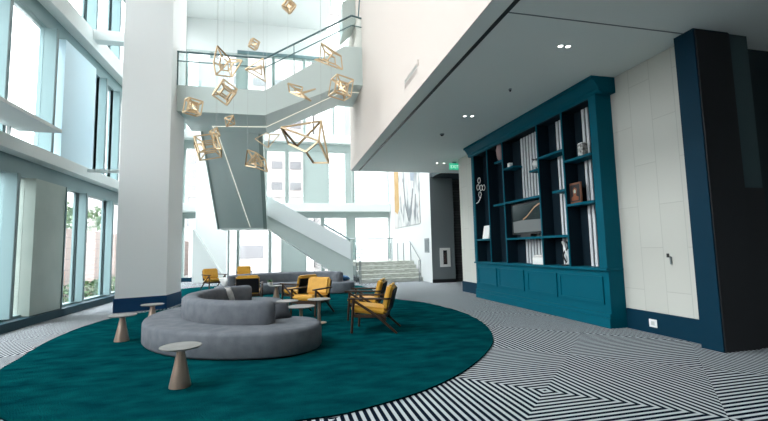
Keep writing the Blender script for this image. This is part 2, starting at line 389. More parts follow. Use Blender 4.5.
m_frost=mat('frosted_panel',(.86,.90,.91),.4)
bm=nbm(); prism(bm,[(-.70,2.95),(-.70,3.80),(2.86,1.75),(2.86,.98)],'y',18.27,18.31); ob('balustrade',bm,m_frost)
bm=nbm(); prism(bm,[(-.70,2.95),(-.70,3.80),(2.86,1.75),(2.86,.98)],'y',20.17,20.21); ob('balustrade',bm,m_frost)
ob('newel_post',box(2.86,2.95,18.25,18.34,0,1.85),m_sea)
hr=ob('handrail',tube([(1.7,18.4,2.55),(2.86,18.4,1.86)],.035),m_rail_t)
for k in range(14):
    a=k/14; x=-.70+3.5*a; z=2.75-2.75*a
    ob('step',box(x,x+.26,18.32,20.16,z-.20,z),m_white)
# front glass and rails
gp=ob('glass_panel',box(-2.93,-.56,YF+.03,YF+.045,6.15,7.10),m_rail)
bm=nbm(); prism(bm,[(-.54,6.15),(1.85,7.76),(2.08,7.76),(2.08,8.72),(-.54,7.10)],'y',YF+.03,YF+.045); ob('glass_panel',bm,m_rail)
ob('glass_panel',box(2.09,2.4,YF+.03,YF+.045,7.76,8.72),m_rail)
ob('handrail',tube([(-2.95,YF,7.13),(-.54,YF,7.14),(2.08,YF,8.78),(2.4,YF,8.72)],.028),m_rail_t)
ob('rail',tube([(-2.95,YF,6.86),(-.54,YF,6.86),(2.08,YF,8.46),(2.4,YF,8.42)],.016),m_rail_t)
for x,z0,z1 in ((-2.92,6.15,7.13),(-.54,6.15,7.14),(.3,6.72,7.66)): ob('post',box(x-.014,x+.014,YF-.01,YF+.02,z0,z1),m_rail_t)
ob('glass_panel',box(-2.93,-2.66,YB-.06,YB-.045,6.15,7.1),m_rail)
bm=nbm(); prism(bm,[(YB,6.1),(18.3,3.05),(18.3,4.0),(YB,7.1)],'x',-.74,-.725); ob('glass_panel',bm,m_rail)
# next flight up, by the atrium wall
bm=nbm(); prism(bm,[(1.95,8.75),(2.4,9.2),(2.4,10.2),(1.95,9.9)],'y',YB-.9,YB); ob('top_flight',bm,m_sea)
ob('rail',tube([(2.3,YF,8.75),(2.39,YF+.05,9.8)],.02),m_rail_t)
# light line on the undersides
ob('light_strip',tube([(2.4,13.0,6.51),(1.85,13.0,6.51),(-.55,13.55,5.39),(-2.2,13.75,5.39)],.012,6),m_led_c)
sx=lambda y:5.40+(2.41-5.40)*(y-YB)/(18.3-YB)
ob('light_strip',tube([(-2.2,13.75,5.39),(-2.14,YB,5.395),(-1.37,18.25,sx(18.25)-.005)],.012,6),m_led_c)
m_sea=m_keep
# ------------------------------------------------------------------ MARBLE STEPS + RAILS
sp_=thing('entrance_steps','broad veined grey stone steps rising towards the far windows beside the white art wall','steps',(4.5,18,0))
for k in range(5):
    y=17.3+.3*k; obj('step',box(3.15,5.84,y,y+.34 if k<4 else 22.55,.17*k,.17*(k+1),.008),m_marble,sp_,True)
def rail(label,pts,posts,r=.02):
    t=thing('handrail',label,'handrail',(posts[0][0],posts[0][1],0),0,'rails around the stone steps')
    obj('rail',tube(pts,r),m_steel,t,True)
    for x,y,z0,z1 in posts: obj('post',tube([(x,y,z0),(x,y,z1)],r,8),m_steel,t,True)
rail('steel handrail at the left end of the stone steps beside the stair foot',[(3.02,17.0,.92),(3.1,17.15,.92),(3.12,18.6,1.75)],[(3.10,17.15,0,.92),(3.02,17.0,0,.92),(3.08,18.2,0,1.52)])
rail('steel handrail at the right end of the stone steps by the art wall',[(5.55,16.9,.9),(5.72,17.2,.9),(5.72,18.7,1.74)],[(5.55,16.9,0,.9),(5.72,17.2,0,.9),(5.72,18.6,.85,1.68)])
br=thing('glass_barrier','glass barrier with slim steel posts at the top of the stone steps','barrier',(4,20.4,.85))
obj('glass_panel',box(3.2,5.3,20.4,20.412,.95,1.9),m_rail,br,True)
obj('top_rail',tube([(3.1,20.4,1.95),(5.35,20.4,1.95)],.025),m_steel,br,True)
for x in (3.15,5.1,5.3): obj('post',tube([(x,20.4,.85),(x,20.4,1.95)],.02),m_steel,br,True)
for x,y,l in ((4.86,18.95,'first'),(5.19,18.95,'second'),(5.48,18.95,'third')):
    t=thing('steel_post','slim upright steel post on the stone steps, %s from the left before the art wall'%l,'post',(x,y,.85),0,'upright posts on the stone steps')
    obj('shaft',tube([(x,y,.85),(x,y,1.68)],.018),m_steel,t,True); obj('base_flange',lathe([(.05,.85),(.05,.862),(.02,.87)],16,(x,y)),m_steel,t,True)
# ------------------------------------------------------------------ ART, SIGN, CABINET
art=thing('painting','large abstract painting with ochre strip and grey strokes on the white end wall','painting',(5.84,19.5,2.4))
def artmat():
    m=mat('abstract_paint',(.50,.50,.49),.7); t=m.node_tree; b=t.nodes['Principled BSDF']
    tc=t.nodes.new('ShaderNodeTexCoord'); n=t.nodes.new('ShaderNodeTexNoise'); n.inputs['Scale'].default_value=.75; n.inputs['Detail'].default_value=3; n.inputs['Distortion'].default_value=2.2
    mp=t.nodes.new('ShaderNodeMapping'); mp.inputs['Scale'].default_value=(1,1.3,.55)
    r=t.nodes.new('ShaderNodeValToRGB'); e=r.color_ramp.elements
    e[0].position=.36; e[0].color=(.17,.19,.205,1); e[1].position=.47; e[1].color=(.48,.49,.485,1)
    x=e.new(.58); x.color=(.53,.525,.52,1); x=e.new(.70); x.color=(.42,.34,.31,1)
    t.links.new(tc.outputs['Object'],mp.inputs[0]); t.links.new(mp.outputs[0],n.inputs[0]); t.links.new(n.outputs['Fac'],r.inputs[0]); t.links.new(r.outputs[0],b.inputs['Base Color'])
    return m
obj('canvas',box(5.81,5.85,17.4,21.7,2.5,5.6),artmat(),art,True)
m_ochre=mat('ochre_paint',(.40,.235,.06),.7,noise=(2,(.46,.32,.15)))
def blot(name,pts,m):
    bm=nbm(); prism(bm,pts,'x',5.804,5.811); obj(name,bm,m,art,True)
blot('ochre_strip',[(21.5,3.4),(21.0,3.2),(20.7,3.5),(20.75,5.6),(21.55,5.6)],m_ochre)
m_greys=mat('grey_stroke',(.15,.165,.175),.7); m_blues=mat('pale_blue_stroke',(.25,.29,.34),.7)
blot('blue_patch',[(18.6,4.6),(18.1,4.5),(18.0,5.3),(18.7,5.45)],m_blues)
for pts in ([(19.9,4.9),(19.75,4.9),(19.45,3.6),(19.0,2.75),(19.12,2.72),(19.6,3.5)],[(18.35,4.2),(18.2,4.15),(18.55,3.2),(18.95,2.7),(19.02,2.78),(18.7,3.3)],[(17.95,3.9),(17.85,3.85),(17.9,3.4),(18.0,3.4)]):
    blot('grey_stroke',pts,m_greys)
sg=thing('wall_plate','grey upright plate on the white end wall between painting and extinguisher cabinet','sign',(5.84,16.65,1.22))
obj('plate',box(5.815,5.845,16.38,16.9,1.22,1.82,.006),m_steel,sg,True); obj('screen',box(5.812,5.815,16.44,16.84,1.28,1.76),m_greyw,sg,True)
fc=thing('extinguisher_cabinet','white framed extinguisher cabinet set into the grey column','cabinet',(6.4,16.1,.63))
bm=nbm(); bx(bm,6.19,6.63,16.05,16.1,.63,.73); bx(bm,6.19,6.63,16.05,16.1,1.3,1.4); bx(bm,6.19,6.32,16.05,16.1,.73,1.3); bx(bm,6.50,6.63,16.05,16.1,.73,1.3)
obj('frame',bm,m_white_obj,fc,True); obj('glass_door',box(6.32,6.50,16.07,16.08,.73,1.3),m_rail,fc,True); obj('recess',box(6.32,6.50,16.085,16.1,.73,1.3),m_black,fc,True)
m_red=mat('dark_red_enamel',(.03,.008,.008),.5)
obj('extinguisher',lathe([(.04,.78),(.045,.8),(.045,1.12),(.02,1.17),(.012,1.22)],16,(6.41,16.06)),m_red,fc,True,40)
ex=thing('exit_sign','green lit exit sign hanging under the ceiling at the corridor mouth','sign',(5.62,12.95,3.95))
m_exit=mat('exit_green',(.02,.5,.28),.4,emit=(.04,.75,.42),es=.16)
obj('panel',box(5.43,5.80,12.93,12.97,4.02,4.24,.006),m_exit,ex,True); obj('bracket',box(5.55,5.68,12.94,12.96,4.24,4.3),m_steel,ex,True)
cu=bpy.data.curves.new('exit_text','FONT'); cu.body='EXIT'; cu.size=.15; cu.align_x='CENTER'; cu.extrude=.002
to=bpy.data.objects.new('exit_text',cu); C.objects.link(to)
dg=bpy.context.evaluated_depsgraph_get(); me=bpy.data.meshes.new_from_object(to.evaluated_get(dg)); bpy.data.objects.remove(to)
me.materials.append(mat('exit_white',(.9,.95,.92),.5,emit=(.8,1,.9),es=.2))
lo=bpy.data.objects.new('lettering',me); C.objects.link(lo); lo.parent=ex; lo.location=(5.615-5.62,12.926-12.95,4.075-3.95); lo.rotation_euler=(PI/2,0,0)
ec=thing('ceiling_camera','small dark dome camera below the exit sign at the corridor mouth','camera',(5.86,13.2,4.3))
obj('base',lathe([(.07,4.24),(.08,4.3)],16,(5.86,13.3)),m_white_obj,ec,True); obj('dome',lathe([(0,4.15),(.04,4.17),(.06,4.24)],16,(5.86,13.3)),m_black,ec,True,60)
# wall fittings
o1=thing('wall_outlet','white square outlet on the navy baseboard right of the bookcase','outlet',(5.585,5.46,.16))
obj('plate',box(5.575,5.585,5.39,5.53,.10,.22,.003),m_white_obj,o1,True); obj('socket',box(5.572,5.575,5.43,5.49,.13,.19),mat('socket_grey',(.55,.56,.55),.5),o1,True)
o2=thing('door_handle_set','small dark lever handle on the greige panelled wall','handle',(5.6,5.12,1.2))
obj('rose',box(5.60,5.61,5.105,5.145,1.18,1.24,.002),m_black,o2,True); obj('lever',box(5.585,5.595,5.06,5.085,1.08,1.20,.002),m_steel,o2,True); obj('spindle',box(5.59,5.61,5.065,5.08,1.17,1.19),m_steel,o2,True)
vt=thing('air_vent','flush rectangular air grille on the warm white upper wall','vent',(2.4,7.45,4.57))
bm=nbm(); Y0,Y1=6.98,7.9; bx(bm,2.385,2.4,Y0,Y1,4.80,4.85); bx(bm,2.385,2.4,Y0,Y1,4.57,4.62); bx(bm,2.385,2.4,Y0,Y0+.05,4.62,4.80); bx(bm,2.385,2.4,Y1-.05,Y1,4.62,4.80); obj('frame',bm,m_warm,vt,True)
bm=nbm(); [bx(bm,2.388,2.398,Y0+.05,Y1-.05,4.63+.03*k,4.645+.03*k) for k in range(6)]; obj('grille',bm,mat('pale_grille',(.50,.49,.46),.6),vt,True)
# ceiling lights
def downlight(x,y,label):
    t=thing('downlight',label,'ceiling light',(x,y,4.3),0,'recessed downlights in the lounge ceiling')
    bm=nbm(); prof=[(.028,4.296),(.036,4.292),(.042,4.2995)]; obj('trim_ring',lathe(prof,20,(x,y)),m_white_obj,t,True)
    obj('lens',lathe([(0,4.2905),(.030,4.291),(.030,4.296)],20,(x,y)),m_lamp,t,True)
downlight(3.93,5.06,'lit downlight nearer the atrium in the pair closest to the camera')
downlight(4.05,5.05,'lit downlight nearer the bookcase in the pair closest to the camera')
downlight(3.90,8.32,'lit downlight nearer the atrium in the middle pair before the bookcase')
downlight(4.06,8.29,'lit downlight nearer the bookcase in the middle pair before the bookcase')
downlight(5.10,13.22,'lit downlight nearer the atrium in the small far pair by the exit sign')
downlight(5.34,13.20,'lit downlight nearer the wall in the small far pair by the exit sign')
def disc(name,x,y,r,h,label,cat,m1,m2):
    t=thing(name,label,cat,(x,y,4.3)); obj('base',lathe([(r*.8,4.3-h*.6),(r,4.2995)],20,(x,y)),m1,t,True); obj('cap',lathe([(0,4.3-h),(r*.5,4.3-h),(r*.6,4.3-h*.6)],20,(x,y)),m2,t,True)
disc('sprinkler_head',4.07,6.70,.03,.05,'small dark sprinkler head on the ceiling left of the bookcase cornice','sprinkler',m_steel,m_black)
disc('smoke_detector',3.93,9.77,.06,.05,'dark round detector on the ceiling towards the far end','detector',m_greyw,m_black)
# ------------------------------------------------------------------ BOOKCASE (X 5.29 .. 5.61 and recess)
bk=thing('bookcase','tall built-in teal bookcase with open bays, panelled base and cornice','bookcase',(5.45,8.5,0))
B=lambda n,bm,m,p=bk,s=None: obj(n,bm,m,p,True,s)
X0,XB=5.29,5.61
B('plinth',box(X0-.02,XB,6.0,11.0,0,.16,.006),m_teal)
B('base_cabinet',box(X0+.02,XB,6.0,11.0,.16,.95),m_teal)
B('counter',box(X0-.03,XB,5.99,11.01,.95,.995,.008),m_teal)
B('base_moulding',box(X0-.012,X0+.03,5.995,11.0,.16,.24,.01),m_teal)
for a,b in ((6.13,7.30),(7.38,8.42),(8.56,9.70),(9.82,10.86)):
    bm=nbm(); x0,x1=X0-.005,X0+.02
    bx(bm,x0,x1,a,b,.80,.85); bx(bm,x0,x1,a,b,.38,.43); bx(bm,x0,x1,a,a+.05,.43,.80); bx(bm,x0,x1,b-.05,b,.43,.80)
    dr=B('door',box(X0+.008,X0+.02,a+.05,b-.05,.43,.80),m_teal); obj('frame_moulding',bm2:=bm,m_teal,None) if False else None
    fm=B('panel_frame',bm,m_teal)
B('stile',box(X0,XB,6.0,6.17,.995,4.03),m_teal); B('stile',box(X0,XB,10.86,11.0,.995,4.03),m_teal)
B('header',box(X0,XB,6.17,10.86,4.0,4.1),m_teal)
bm=nbm(); prism(bm,[(X0,4.02),(X0-.03,4.05),(X0-.03,4.10),(X0-.13,4.24),(X0-.16,4.24),(X0-.16,4.295),(XB,4.295),(XB,4.02)],'y',5.88,11.14); B('cornice',bm,m_teal)
bm=nbm(); bx(bm,5.585,5.609,6.17,10.86,.995,4.0); B('back_panel',bm,m_teal_shade)
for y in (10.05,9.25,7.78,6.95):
    d=B('divider',box(X0+.02,5.585,y-.018,y+.018,.995,4.0),m_teal_shade)
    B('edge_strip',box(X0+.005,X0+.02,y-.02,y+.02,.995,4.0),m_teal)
B('bay_shade',box(X0+.02,5.585,10.845,10.86,.995,4.0),m_teal_shade); B('bay_shade',box(X0+.02,5.585,6.17,6.185,.995,4.0),m_teal_shade)  # thin sheets that put bay shade on the inner stile faces
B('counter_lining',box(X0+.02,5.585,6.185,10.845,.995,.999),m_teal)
B('ceiling_shade',box(X0+.02,5.585,6.17,10.86,3.985,4.0),m_teal_shade)  # thin sheet that puts shade on the top of the bays
def shelf(y0,y1,z): return B('shelf',box(X0+.004,5.585,y0,y1,z-.045,z),m_teal)
shelf(10.07,10.84,1.62); shelf(9.27,9.66,3.57); shelf(7.8,9.8,2.48); shelf(7.8,9.23,1.60); shelf(8.8,9.23,3.32); shelf(7.8,8.12,3.06)
shelf(6.97,7.76,3.28); shelf(6.97,7.36,2.49); shelf(6.97,7.76,1.60); shelf(6.19,6.93,3.03); shelf(6.19,6.93,2.18)
m_slat=mat('pale_slat',(.62,.64,.66),.6)
for ya,yb in ((7.80,8.86),(6.98,7.50),(6.19,6.72)):
    n=round((yb-ya)/.115)
    for k in range(n):
        y=ya+.02+k*(yb-ya)/n
        B('slat',box(5.562,5.585,y,y+.062,.995,4.0),m_slat)
# bookcase contents
tv=thing('flat_screen','black flat screen with a curved light streak standing in the bookcase niche','screen',(5.4,8.5,1.605))
obj('panel',box(5.40,5.44,7.84,9.12,1.67,2.40,.006),m_black,tv,True); obj('foot',box(5.36,5.5,8.3,8.7,1.605,1.67),m_black,tv,True)
m_scr=mat('dark_screen',(.004,.014,.018),.15,0,.5)
obj('display',box(5.396,5.40,7.87,9.09,1.70,2.37),m_scr,tv,True)
bm=nbm(); prism(bm,[(9.05,1.72),(7.9,1.72),(7.9,1.98),(8.7,2.0),(9.05,1.98)],'x',5.392,5.396); obj('lit_band',bm,mat('screen_grey',(.08,.09,.09),.3,emit=(.5,.55,.55),es=.03),tv,True)
pts=[(8.62,2.0),(8.45,2.06),(8.3,2.15),(8.15,2.24),(8.0,2.29),(7.9,2.31)]
bm=nbm(); prism(bm,pts+[(a,b+.03) for a,b in pts[::-1]],'x',5.390,5.3955); obj('light_streak',bm,mat('screen_streak',(.2,.1,.05),.4,emit=(.8,.45,.25),es=.07),tv,True)
ws=thing('wire_sculpture','white wire sculpture of linked rings in the leftmost bookcase bay','sculpture',(5.32,10.5,2.6))
def ring(c,r):
    bm=nbm(); p=[(c[0],c[1]+r*math.cos(2*PI*i/6),c[2]+r*math.sin(2*PI*i/6)) for i in range(6)]
    for i in range(6): bar(bm,p[i],p[(i+1)%6],.009,5)
    return bm
for c in ((5.33,10.62,3.26),(5.33,10.70,3.08),(5.33,10.52,3.04),(5.33,10.60,2.86),(5.33,10.36,3.02)): obj('ring',ring(c,.085),m_white_obj,ws,True)
obj('stand',tube([(5.33,10.56,2.78),(5.33,10.72,2.66),(5.33,10.85,2.64)],.014,6),m_white_obj,ws,True)
def item(name,label,cat,loc): return thing(name,label,cat,loc)
t=item('book','cream book leaning on the shelf of the leftmost bookcase bay','book',(5.40,10.4,1.62))
for n,m,d in (('cover',m_white_obj,0),):
    bm=nbm(); bx(bm,-.02,.02,-.17,.17,0,.36); bmesh.ops.rotate(bm,verts=bm.verts[:],matrix=Matrix.Rotation(.18,3,'Y')); bmesh.ops.translate(bm,vec=(-.04,.02,.002),verts=bm.verts[:]); obj(n,bm,m,t)
bm=nbm(); bx(bm,-.014,.014,-.173,.16,.01,.362); bmesh.ops.rotate(bm,verts=bm.verts[:],matrix=Matrix.Rotation(.18,3,'Y')); bmesh.ops.translate(bm,vec=(-.04,.02,.002),verts=bm.verts[:]); obj('pages',bm,m_fab_l,t)
t=item('vase','dusky pink tall vase on the small upper shelf of the second bay','vase',(5.4,9.48,3.57))
obj('body',lathe([(.05,0),(.10,.10),(.12,.28),(.09,.42),(.05,.50),(.06,.54)],20),mat('dusky_pink_glaze',(.30,.19,.19),.4),t,smooth=50); obj('rim',lathe([(.055,.54),(.068,.545),(.055,.55)],20),m_white_obj,t)
t=item('cube_ornament','small bright white cube on the short high shelf of the middle bay','ornament',(5.36,9.0,3.32))
obj('cube',box(-.045,.045,-.05,.05,0,.10,.008),m_white_obj,t); obj('foot',box(-.03,.03,-.035,.035,-.0,.006),m_black,t)
t=item('bird_figurine','dark and white bird figurine on the short right shelf of the middle bay','figurine',(5.37,7.96,3.06))
obj('body',lathe([(0,.05),(.06,.07),(.08,.13),(.05,.2),(0,.22)],14),m_white_obj,t,smooth=60)
bm=tube([(0,0,0),(0,0,.06)],.012,6); obj('leg',bm,m_black,t); bm=nbm(); prism(bm,[(-.16,.24),(.0,.16),(.13,.27),(.02,.23)],'x',-.03,.02); obj('wing',bm,m_black,t)
t=item('stone_bowl','pale lidded box on the counter under the flat screen','box',(5.40,8.02,.995))
obj('body',box(-.09,.09,-.20,.20,0,.16,.03),m_white_obj,t,smooth=40); obj('lid',box(-.07,.07,-.16,.16,.16,.21,.02),m_fab_l,t,smooth=40)
t=item('twisted_sculpture','dark twisted loop sculpture on the counter of the fourth bay','sculpture',(5.38,7.16,.995))
obj('base',box(-.06,.06,-.07,.07,0,.03,.004),m_black,t)
for s in (1,-1):
    pts=[(.02*math.sin(a*2),s*.07*math.sin(a),.03+.085*a) for a in [i*.35 for i in range(16)]]; obj('loop',tube(pts,.017,7),m_black if s>0 else m_white_obj,t,smooth=60)
t=item('patterned_vase','black and white patterned square vase on the upper shelf of the right bay','vase',(5.38,6.5,3.03))
m_chk=mat('black_white_pattern',(.7,.7,.68),.5,noise=(16,(.03,.03,.03)))
obj('body',box(-.06,.06,-.065,.065,0,.24,.012),m_chk,t); obj('rim',box(-.05,.05,-.055,.055,.238,.25,.004),m_white_obj,t)
t=item('picture_frame','small orange and black picture on the middle shelf of the right bay','picture',(5.40,6.79,2.18))
obj('frame',box(-.015,.015,-.16,.16,0,.40,.004),mat('burnt_orange',(.15,.05,.018),.5),t); obj('picture',box(-.018,-.015,-.13,.13,.04,.36),m_black,t)
bm=nbm(); prism(bm,[(-.09,.06),(.09,.06),(.1,.12),(.04,.15),(.05,.27),(0,.31),(-.06,.27),(-.03,.15),(-.1,.12)],'x',-.021,-.018); obj('motif',bm,mat('orange_motif',(.22,.06,.02),.6),t)
bm=nbm(); prism(bm,[(-.025,.2),(.025,.2),(.03,.25),(0,.275),(-.03,.25)],'x',-.0225,-.021); obj('motif',bm,mat('sage_motif',(.35,.42,.33),.6),t)
# ------------------------------------------------------------------ RUG
ctrl=[(.187,3.66),(.69,3.75),(1.49,4.13),(2.27,4.81),(3.03,5.82),(3.54,7.14),(3.72,8.63),(3.52,10.3),(3.1,11.25),(2.85,12.2),(2.9,13.6),(3.0,15.2),(2.6,16.6),(1.0,17.8),(-1,18.6),(-2.8,19.0),(-3.9,18.2),(-3.9,16.0),(-3.0,14.2),(-2.72,12.4),(-2.9,11.75),(-3.5,11.1),(-3.78,10.4),(-3.85,9.0),(-3.76,7.95),(-3.56,6.96),(-3.4,6.2),(-2.9,5.1),(-2.1,4.2),(-1.0,3.68)]
def catmull(P,n):
    o=[]; L=len(P)
    for i in range(L):
        p0,p1,p2,p3=[Vector(P[(i+k-1)%L]) for k in range(4)]
        for j in range(n):
            t=j/n; o.append(.5*((2*p1)+(p2-p0)*t+(2*p0-5*p1+4*p2-p3)*t*t+(3*p1-p0-3*p2+p3)*t**3))
    return o
ro=catmull(ctrl,8)
bm=nbm(); prism(bm,[(p.x,p.y) for p in ro],'z',.001,.016); bmesh.ops.triangulate(bm,faces=[f for f in bm.faces if len(f.verts)>4])
rug=thing('rug','huge teal pile rug with wavy outline lying on the striped carpet','rug',(0,9,0))
obj('pile',bm,m_rug,rug,True)
bm=nbm()
for a,b in zip(ro,ro[1:]+ro[:1]): bar(bm,(a.x,a.y,.010),(b.x,b.y,.010),.007,4)
obj('edge_binding',bm,mat('dark_binding',(.001,.012,.015),1,0,0),rug,True)
RZ=.017
# ------------------------------------------------------------------ SOFAS
def band(c,a,b,t0,t1,w,n=56,cap=14):
    """outline of a band of half-width w around an elliptic arc, with round ends"""
    cen=[];nor=[]
    for i in range(n+1):
        t=t0+(t1-t0)*i/n; p=Vector((c[0]+a*math.cos(t),c[1]+b*math.sin(t))); d=Vector((-a*math.sin(t),b*math.cos(t))).normalized()
        if t1<t0: d=-d
        cen.append(p); nor.append(Vector((d.y,-d.x)))
    L=[p+q*w for p,q in zip(cen,nor)]; R_=[p-q*w for p,q in zip(cen,nor)]
    def arc(p,q,sgn):
        d=Vector((-q.y,q.x))*sgn; return [p+q*w*math.cos(PI*k/cap)*1+d*w*math.sin(PI*k/cap) for k in range(1,cap)]
    return L+arc(cen[-1],nor[-1],1)+R_[::-1]+arc(cen[0],-nor[0],1)
def bandsolid(args,prof):
    bm=nbm(); rings=[]
    for w,z in prof: rings.append([bm.verts.new((p.x,p.y,z)) for p in band(*args,w)])
    n=len(rings[0])
    for A,B_ in zip(rings,rings[1:]):
        for i in range(n): bm.faces.new((A[i],A[(i+1)%n],B_[(i+1)%n],B_[i]))
    m_=57
    for R_ in (rings[0],rings[-1]):
        L_=R_[:m_]; c1_=R_[m_:m_+13]; Q=R_[m_+13:2*m_+13][::-1]; c2_=R_[2*m_+13:]
        for i in range(m_-1): bm.faces.new((L_[i],L_[i+1],Q[i+1],Q[i]))
        bm.faces.new([L_[-1]]+c1_+[Q[-1]]); bm.faces.new([Q[0]]+c2_+[L_[0]])
    return bm
def sofa(label,loc,c,a,b,t0,t1,w0=.60,ts=None):
    s=thing('curved_sofa',label,'sofa',loc)
    obj('plinth',bandsolid((c,a,b,t0,t1),[(w0-.05,RZ),(w0-.05,.04)]),m_black,s,True)
    obj('seat',bandsolid((c,a,b,t0,t1),[(w0-.02,.03),(w0,.055),(w0,.315),(w0-.015,.345),(w0-.045,.363),(w0-.09,.368)]),m_fabric,s,True,55)
    u0,u1=ts or (t0,t1)
    obj('backrest',bandsolid((c,a,b,u0,u1),[(.13,.366),(.14,.40),(.14,.62),(.125,.665),(.085,.69),(.04,.698)]),m_fabric,s,True,55)
    return s
c1=(-.05,8.07)
sofa('large round-ended curved grey sofa with seats inside and outside, nearest the camera',(-1.2,8,0),c1,1.52,1.66,math.radians(-94),math.radians(-244),.70,(math.radians(-98),math.radians(-240)))
c2=(.10,13.75)
sofa('curved grey sofa at the far side of the rug, behind the mustard chairs',(.1,14.8,0),c2,1.72,1.15,math.radians(12),math.radians(168),.52)
def pillow(label,loc,rz,tilt,m,s=.22,name='throw_pillow'):
    bm=nbm(); n=10; g={}
    for sd in (1,-1):
        for i in range(n+1):
            for j in range(n+1):
                u=-1+2*i/n; v=-1+2*j/n; e=(1-u*u)*(1-v*v); k=1-.10*(1-abs(u*v))*(u*u+v*v)/2
                if abs(u)==1 or abs(v)==1:
                    if sd==-1: continue
                    g[1,i,j]=g[-1,i,j]=bm.verts.new((u*s*k,0,v*s*k+s*.9)); continue
                g[sd,i,j]=bm.verts.new((u*s*k,sd*.085*e**.45,v*s*k+s*.9))
    for sd in (1,-1):
        for i in range(n):
            for j in range(n): bm.faces.new([g[sd,i,j],g[sd,i+1,j],g[sd,i+1,j+1],g[sd,i,j+1]])
    bmesh.ops.rotate(bm,verts=bm.verts[:],matrix=Matrix.Rotation(tilt,3,'X'))
    t=thing(name,label,'pillow',loc,rz); obj('cover',bm,m,t,smooth=70)
    pts=[]
    for (u,v) in ((-1,-1),(1,-1),(1,1),(-1,1),(-1,-1)): pts.append(Matrix.Rotation(tilt,3,'X')@Vector((u*s*.9*.995,0,v*s*.9+s*.9)))
    return t
pillow('dark grey pillow leaning inside the near end of the front curved sofa',(-.02,6.78,.372),math.radians(20),-.75,m_fab_d,.15)
pillow('second charcoal pillow tucked beside the backrest of the front sofa',(-.42,6.86,.372),math.radians(-8),-.5,m_fab_d,.15)
pillow('pale patterned pillow inside the far left curve of the front sofa',(-1.12,9.25,.372),math.radians(150),-.5,m_fab_l,.2)
pillow('cream pillow at the left end of the far curved sofa',(-1.74,14.15,.372),math.radians(60),-.7,m_white_obj,.17)
pillow('flat blue cushion lying on the right end of the far curved sofa',(2.02,14.2,.43),math.radians(10),-1.45,m_blue_c,.2)
# ------------------------------------------------------------------ CHAIRS
m_bk=mat('dark_back_panel',(.010,.010,.012),.7,0,.2)
def chair(label,loc,rz,group):
    t=thing('lounge_chair',label,'chair',loc,rz,group)          # front = local -Y
    W=.31
    bm=nbm(); bx(bm,-.28,.28,-.36,.24,.30,.42); bmesh.ops.bevel(bm,geom=bm.edges[:],offset=.04,segments=3,affect='EDGES')
    bmesh.ops.rotate(bm,verts=bm.verts[:],matrix=Matrix.Rotation(math.radians(-6),3,'X'),cent=(0,0,.36)); obj('seat_cushion',bm,m_yel,t,smooth=50)
    bm=nbm(); bx(bm,-.29,.29,.17,.29,.40,.80); bmesh.ops.bevel(bm,geom=bm.edges[:],offset=.04,segments=3,affect='EDGES')
    bmesh.ops.rotate(bm,verts=bm.verts[:],matrix=Matrix.Rotation(math.radians(-15),3,'X'),cent=(0,.22,.42)); obj('back_cushion',bm,m_yel,t,smooth=50)
    bm=nbm(); bx(bm,-.28,.28,.285,.31,.36,.74); bmesh.ops.rotate(bm,verts=bm.verts[:],matrix=Matrix.Rotation(math.radians(-15),3,'X'),cent=(0,.22,.42)); obj('back_frame',bm,m_bk,t)
    bm=nbm(); bx(bm,-.30,.30,-.33,-.29,.26,.31); bx(bm,-.30,.30,.20,.24,.24,.30); bx(bm,-.30,-.26,-.29,.2,.255,.30); bx(bm,.26,.30,-.29,.2,.255,.30); obj('seat_frame',bm,m_wood,t)
    for s in (-1,1):
        x=s*W
        bm=nbm(); bar(bm,(x,-.34,0),(x,-.30,.55),.021,8,.024); obj('leg',bm,m_wood,t,smooth=50)
        bm=nbm(); bar(bm,(x,.42,0),(x,.10,.28),.018,8,.026); bar(bm,(x,.10,.28),(x,-.29,.53),.026,8,.020); obj('leg',bm,m_wood,t,smooth=50)
        bm=nbm(); prism(bm,[(x-.032,-.40),(x+.032,-.40),(x+.028,.05),(x+.02,.34),(x-.02,.34),(x-.028,.05)],'z',.55,.578); bmesh.ops.bevel(bm,geom=bm.edges[:],offset=.008,segments=2,affect='EDGES'); obj('armrest',bm,m_wood,t)
    return t
GR='mustard lounge chairs around the sofas'
def face(dx,dy): return math.atan2(dx,-dy)
ch=chair('mustard lounge chair nearest the camera, standing alone at the right edge of the group',(1.53,7.22,RZ),face(-.93,.36),GR)
dup(ch,(1.66,8.50,RZ),face(-.93,.36),'mustard lounge chair half hidden behind the nearest mustard chair')
dup(ch,(.60,9.45,RZ),face(-.62,-.78),'mustard lounge chair turned towards the camera beside the small tables')
dup(ch,(.40,11.0,RZ),face(-.58,.81),'mustard lounge chair showing its dark back, just behind the camera-facing one')
dup(ch,(-.90,11.72,RZ),face(.03,1),'mustard lounge chair seen from straight behind over the front sofa')
dup(ch,(-2.62,17.2,RZ),face(.55,-.83),'mustard lounge chair farthest left, beyond the front sofa near the white core wall')
dup(ch,(-1.72,19.6,0),face(.1,-1),'mustard lounge chair farthest back, only its back showing above the far sofa')
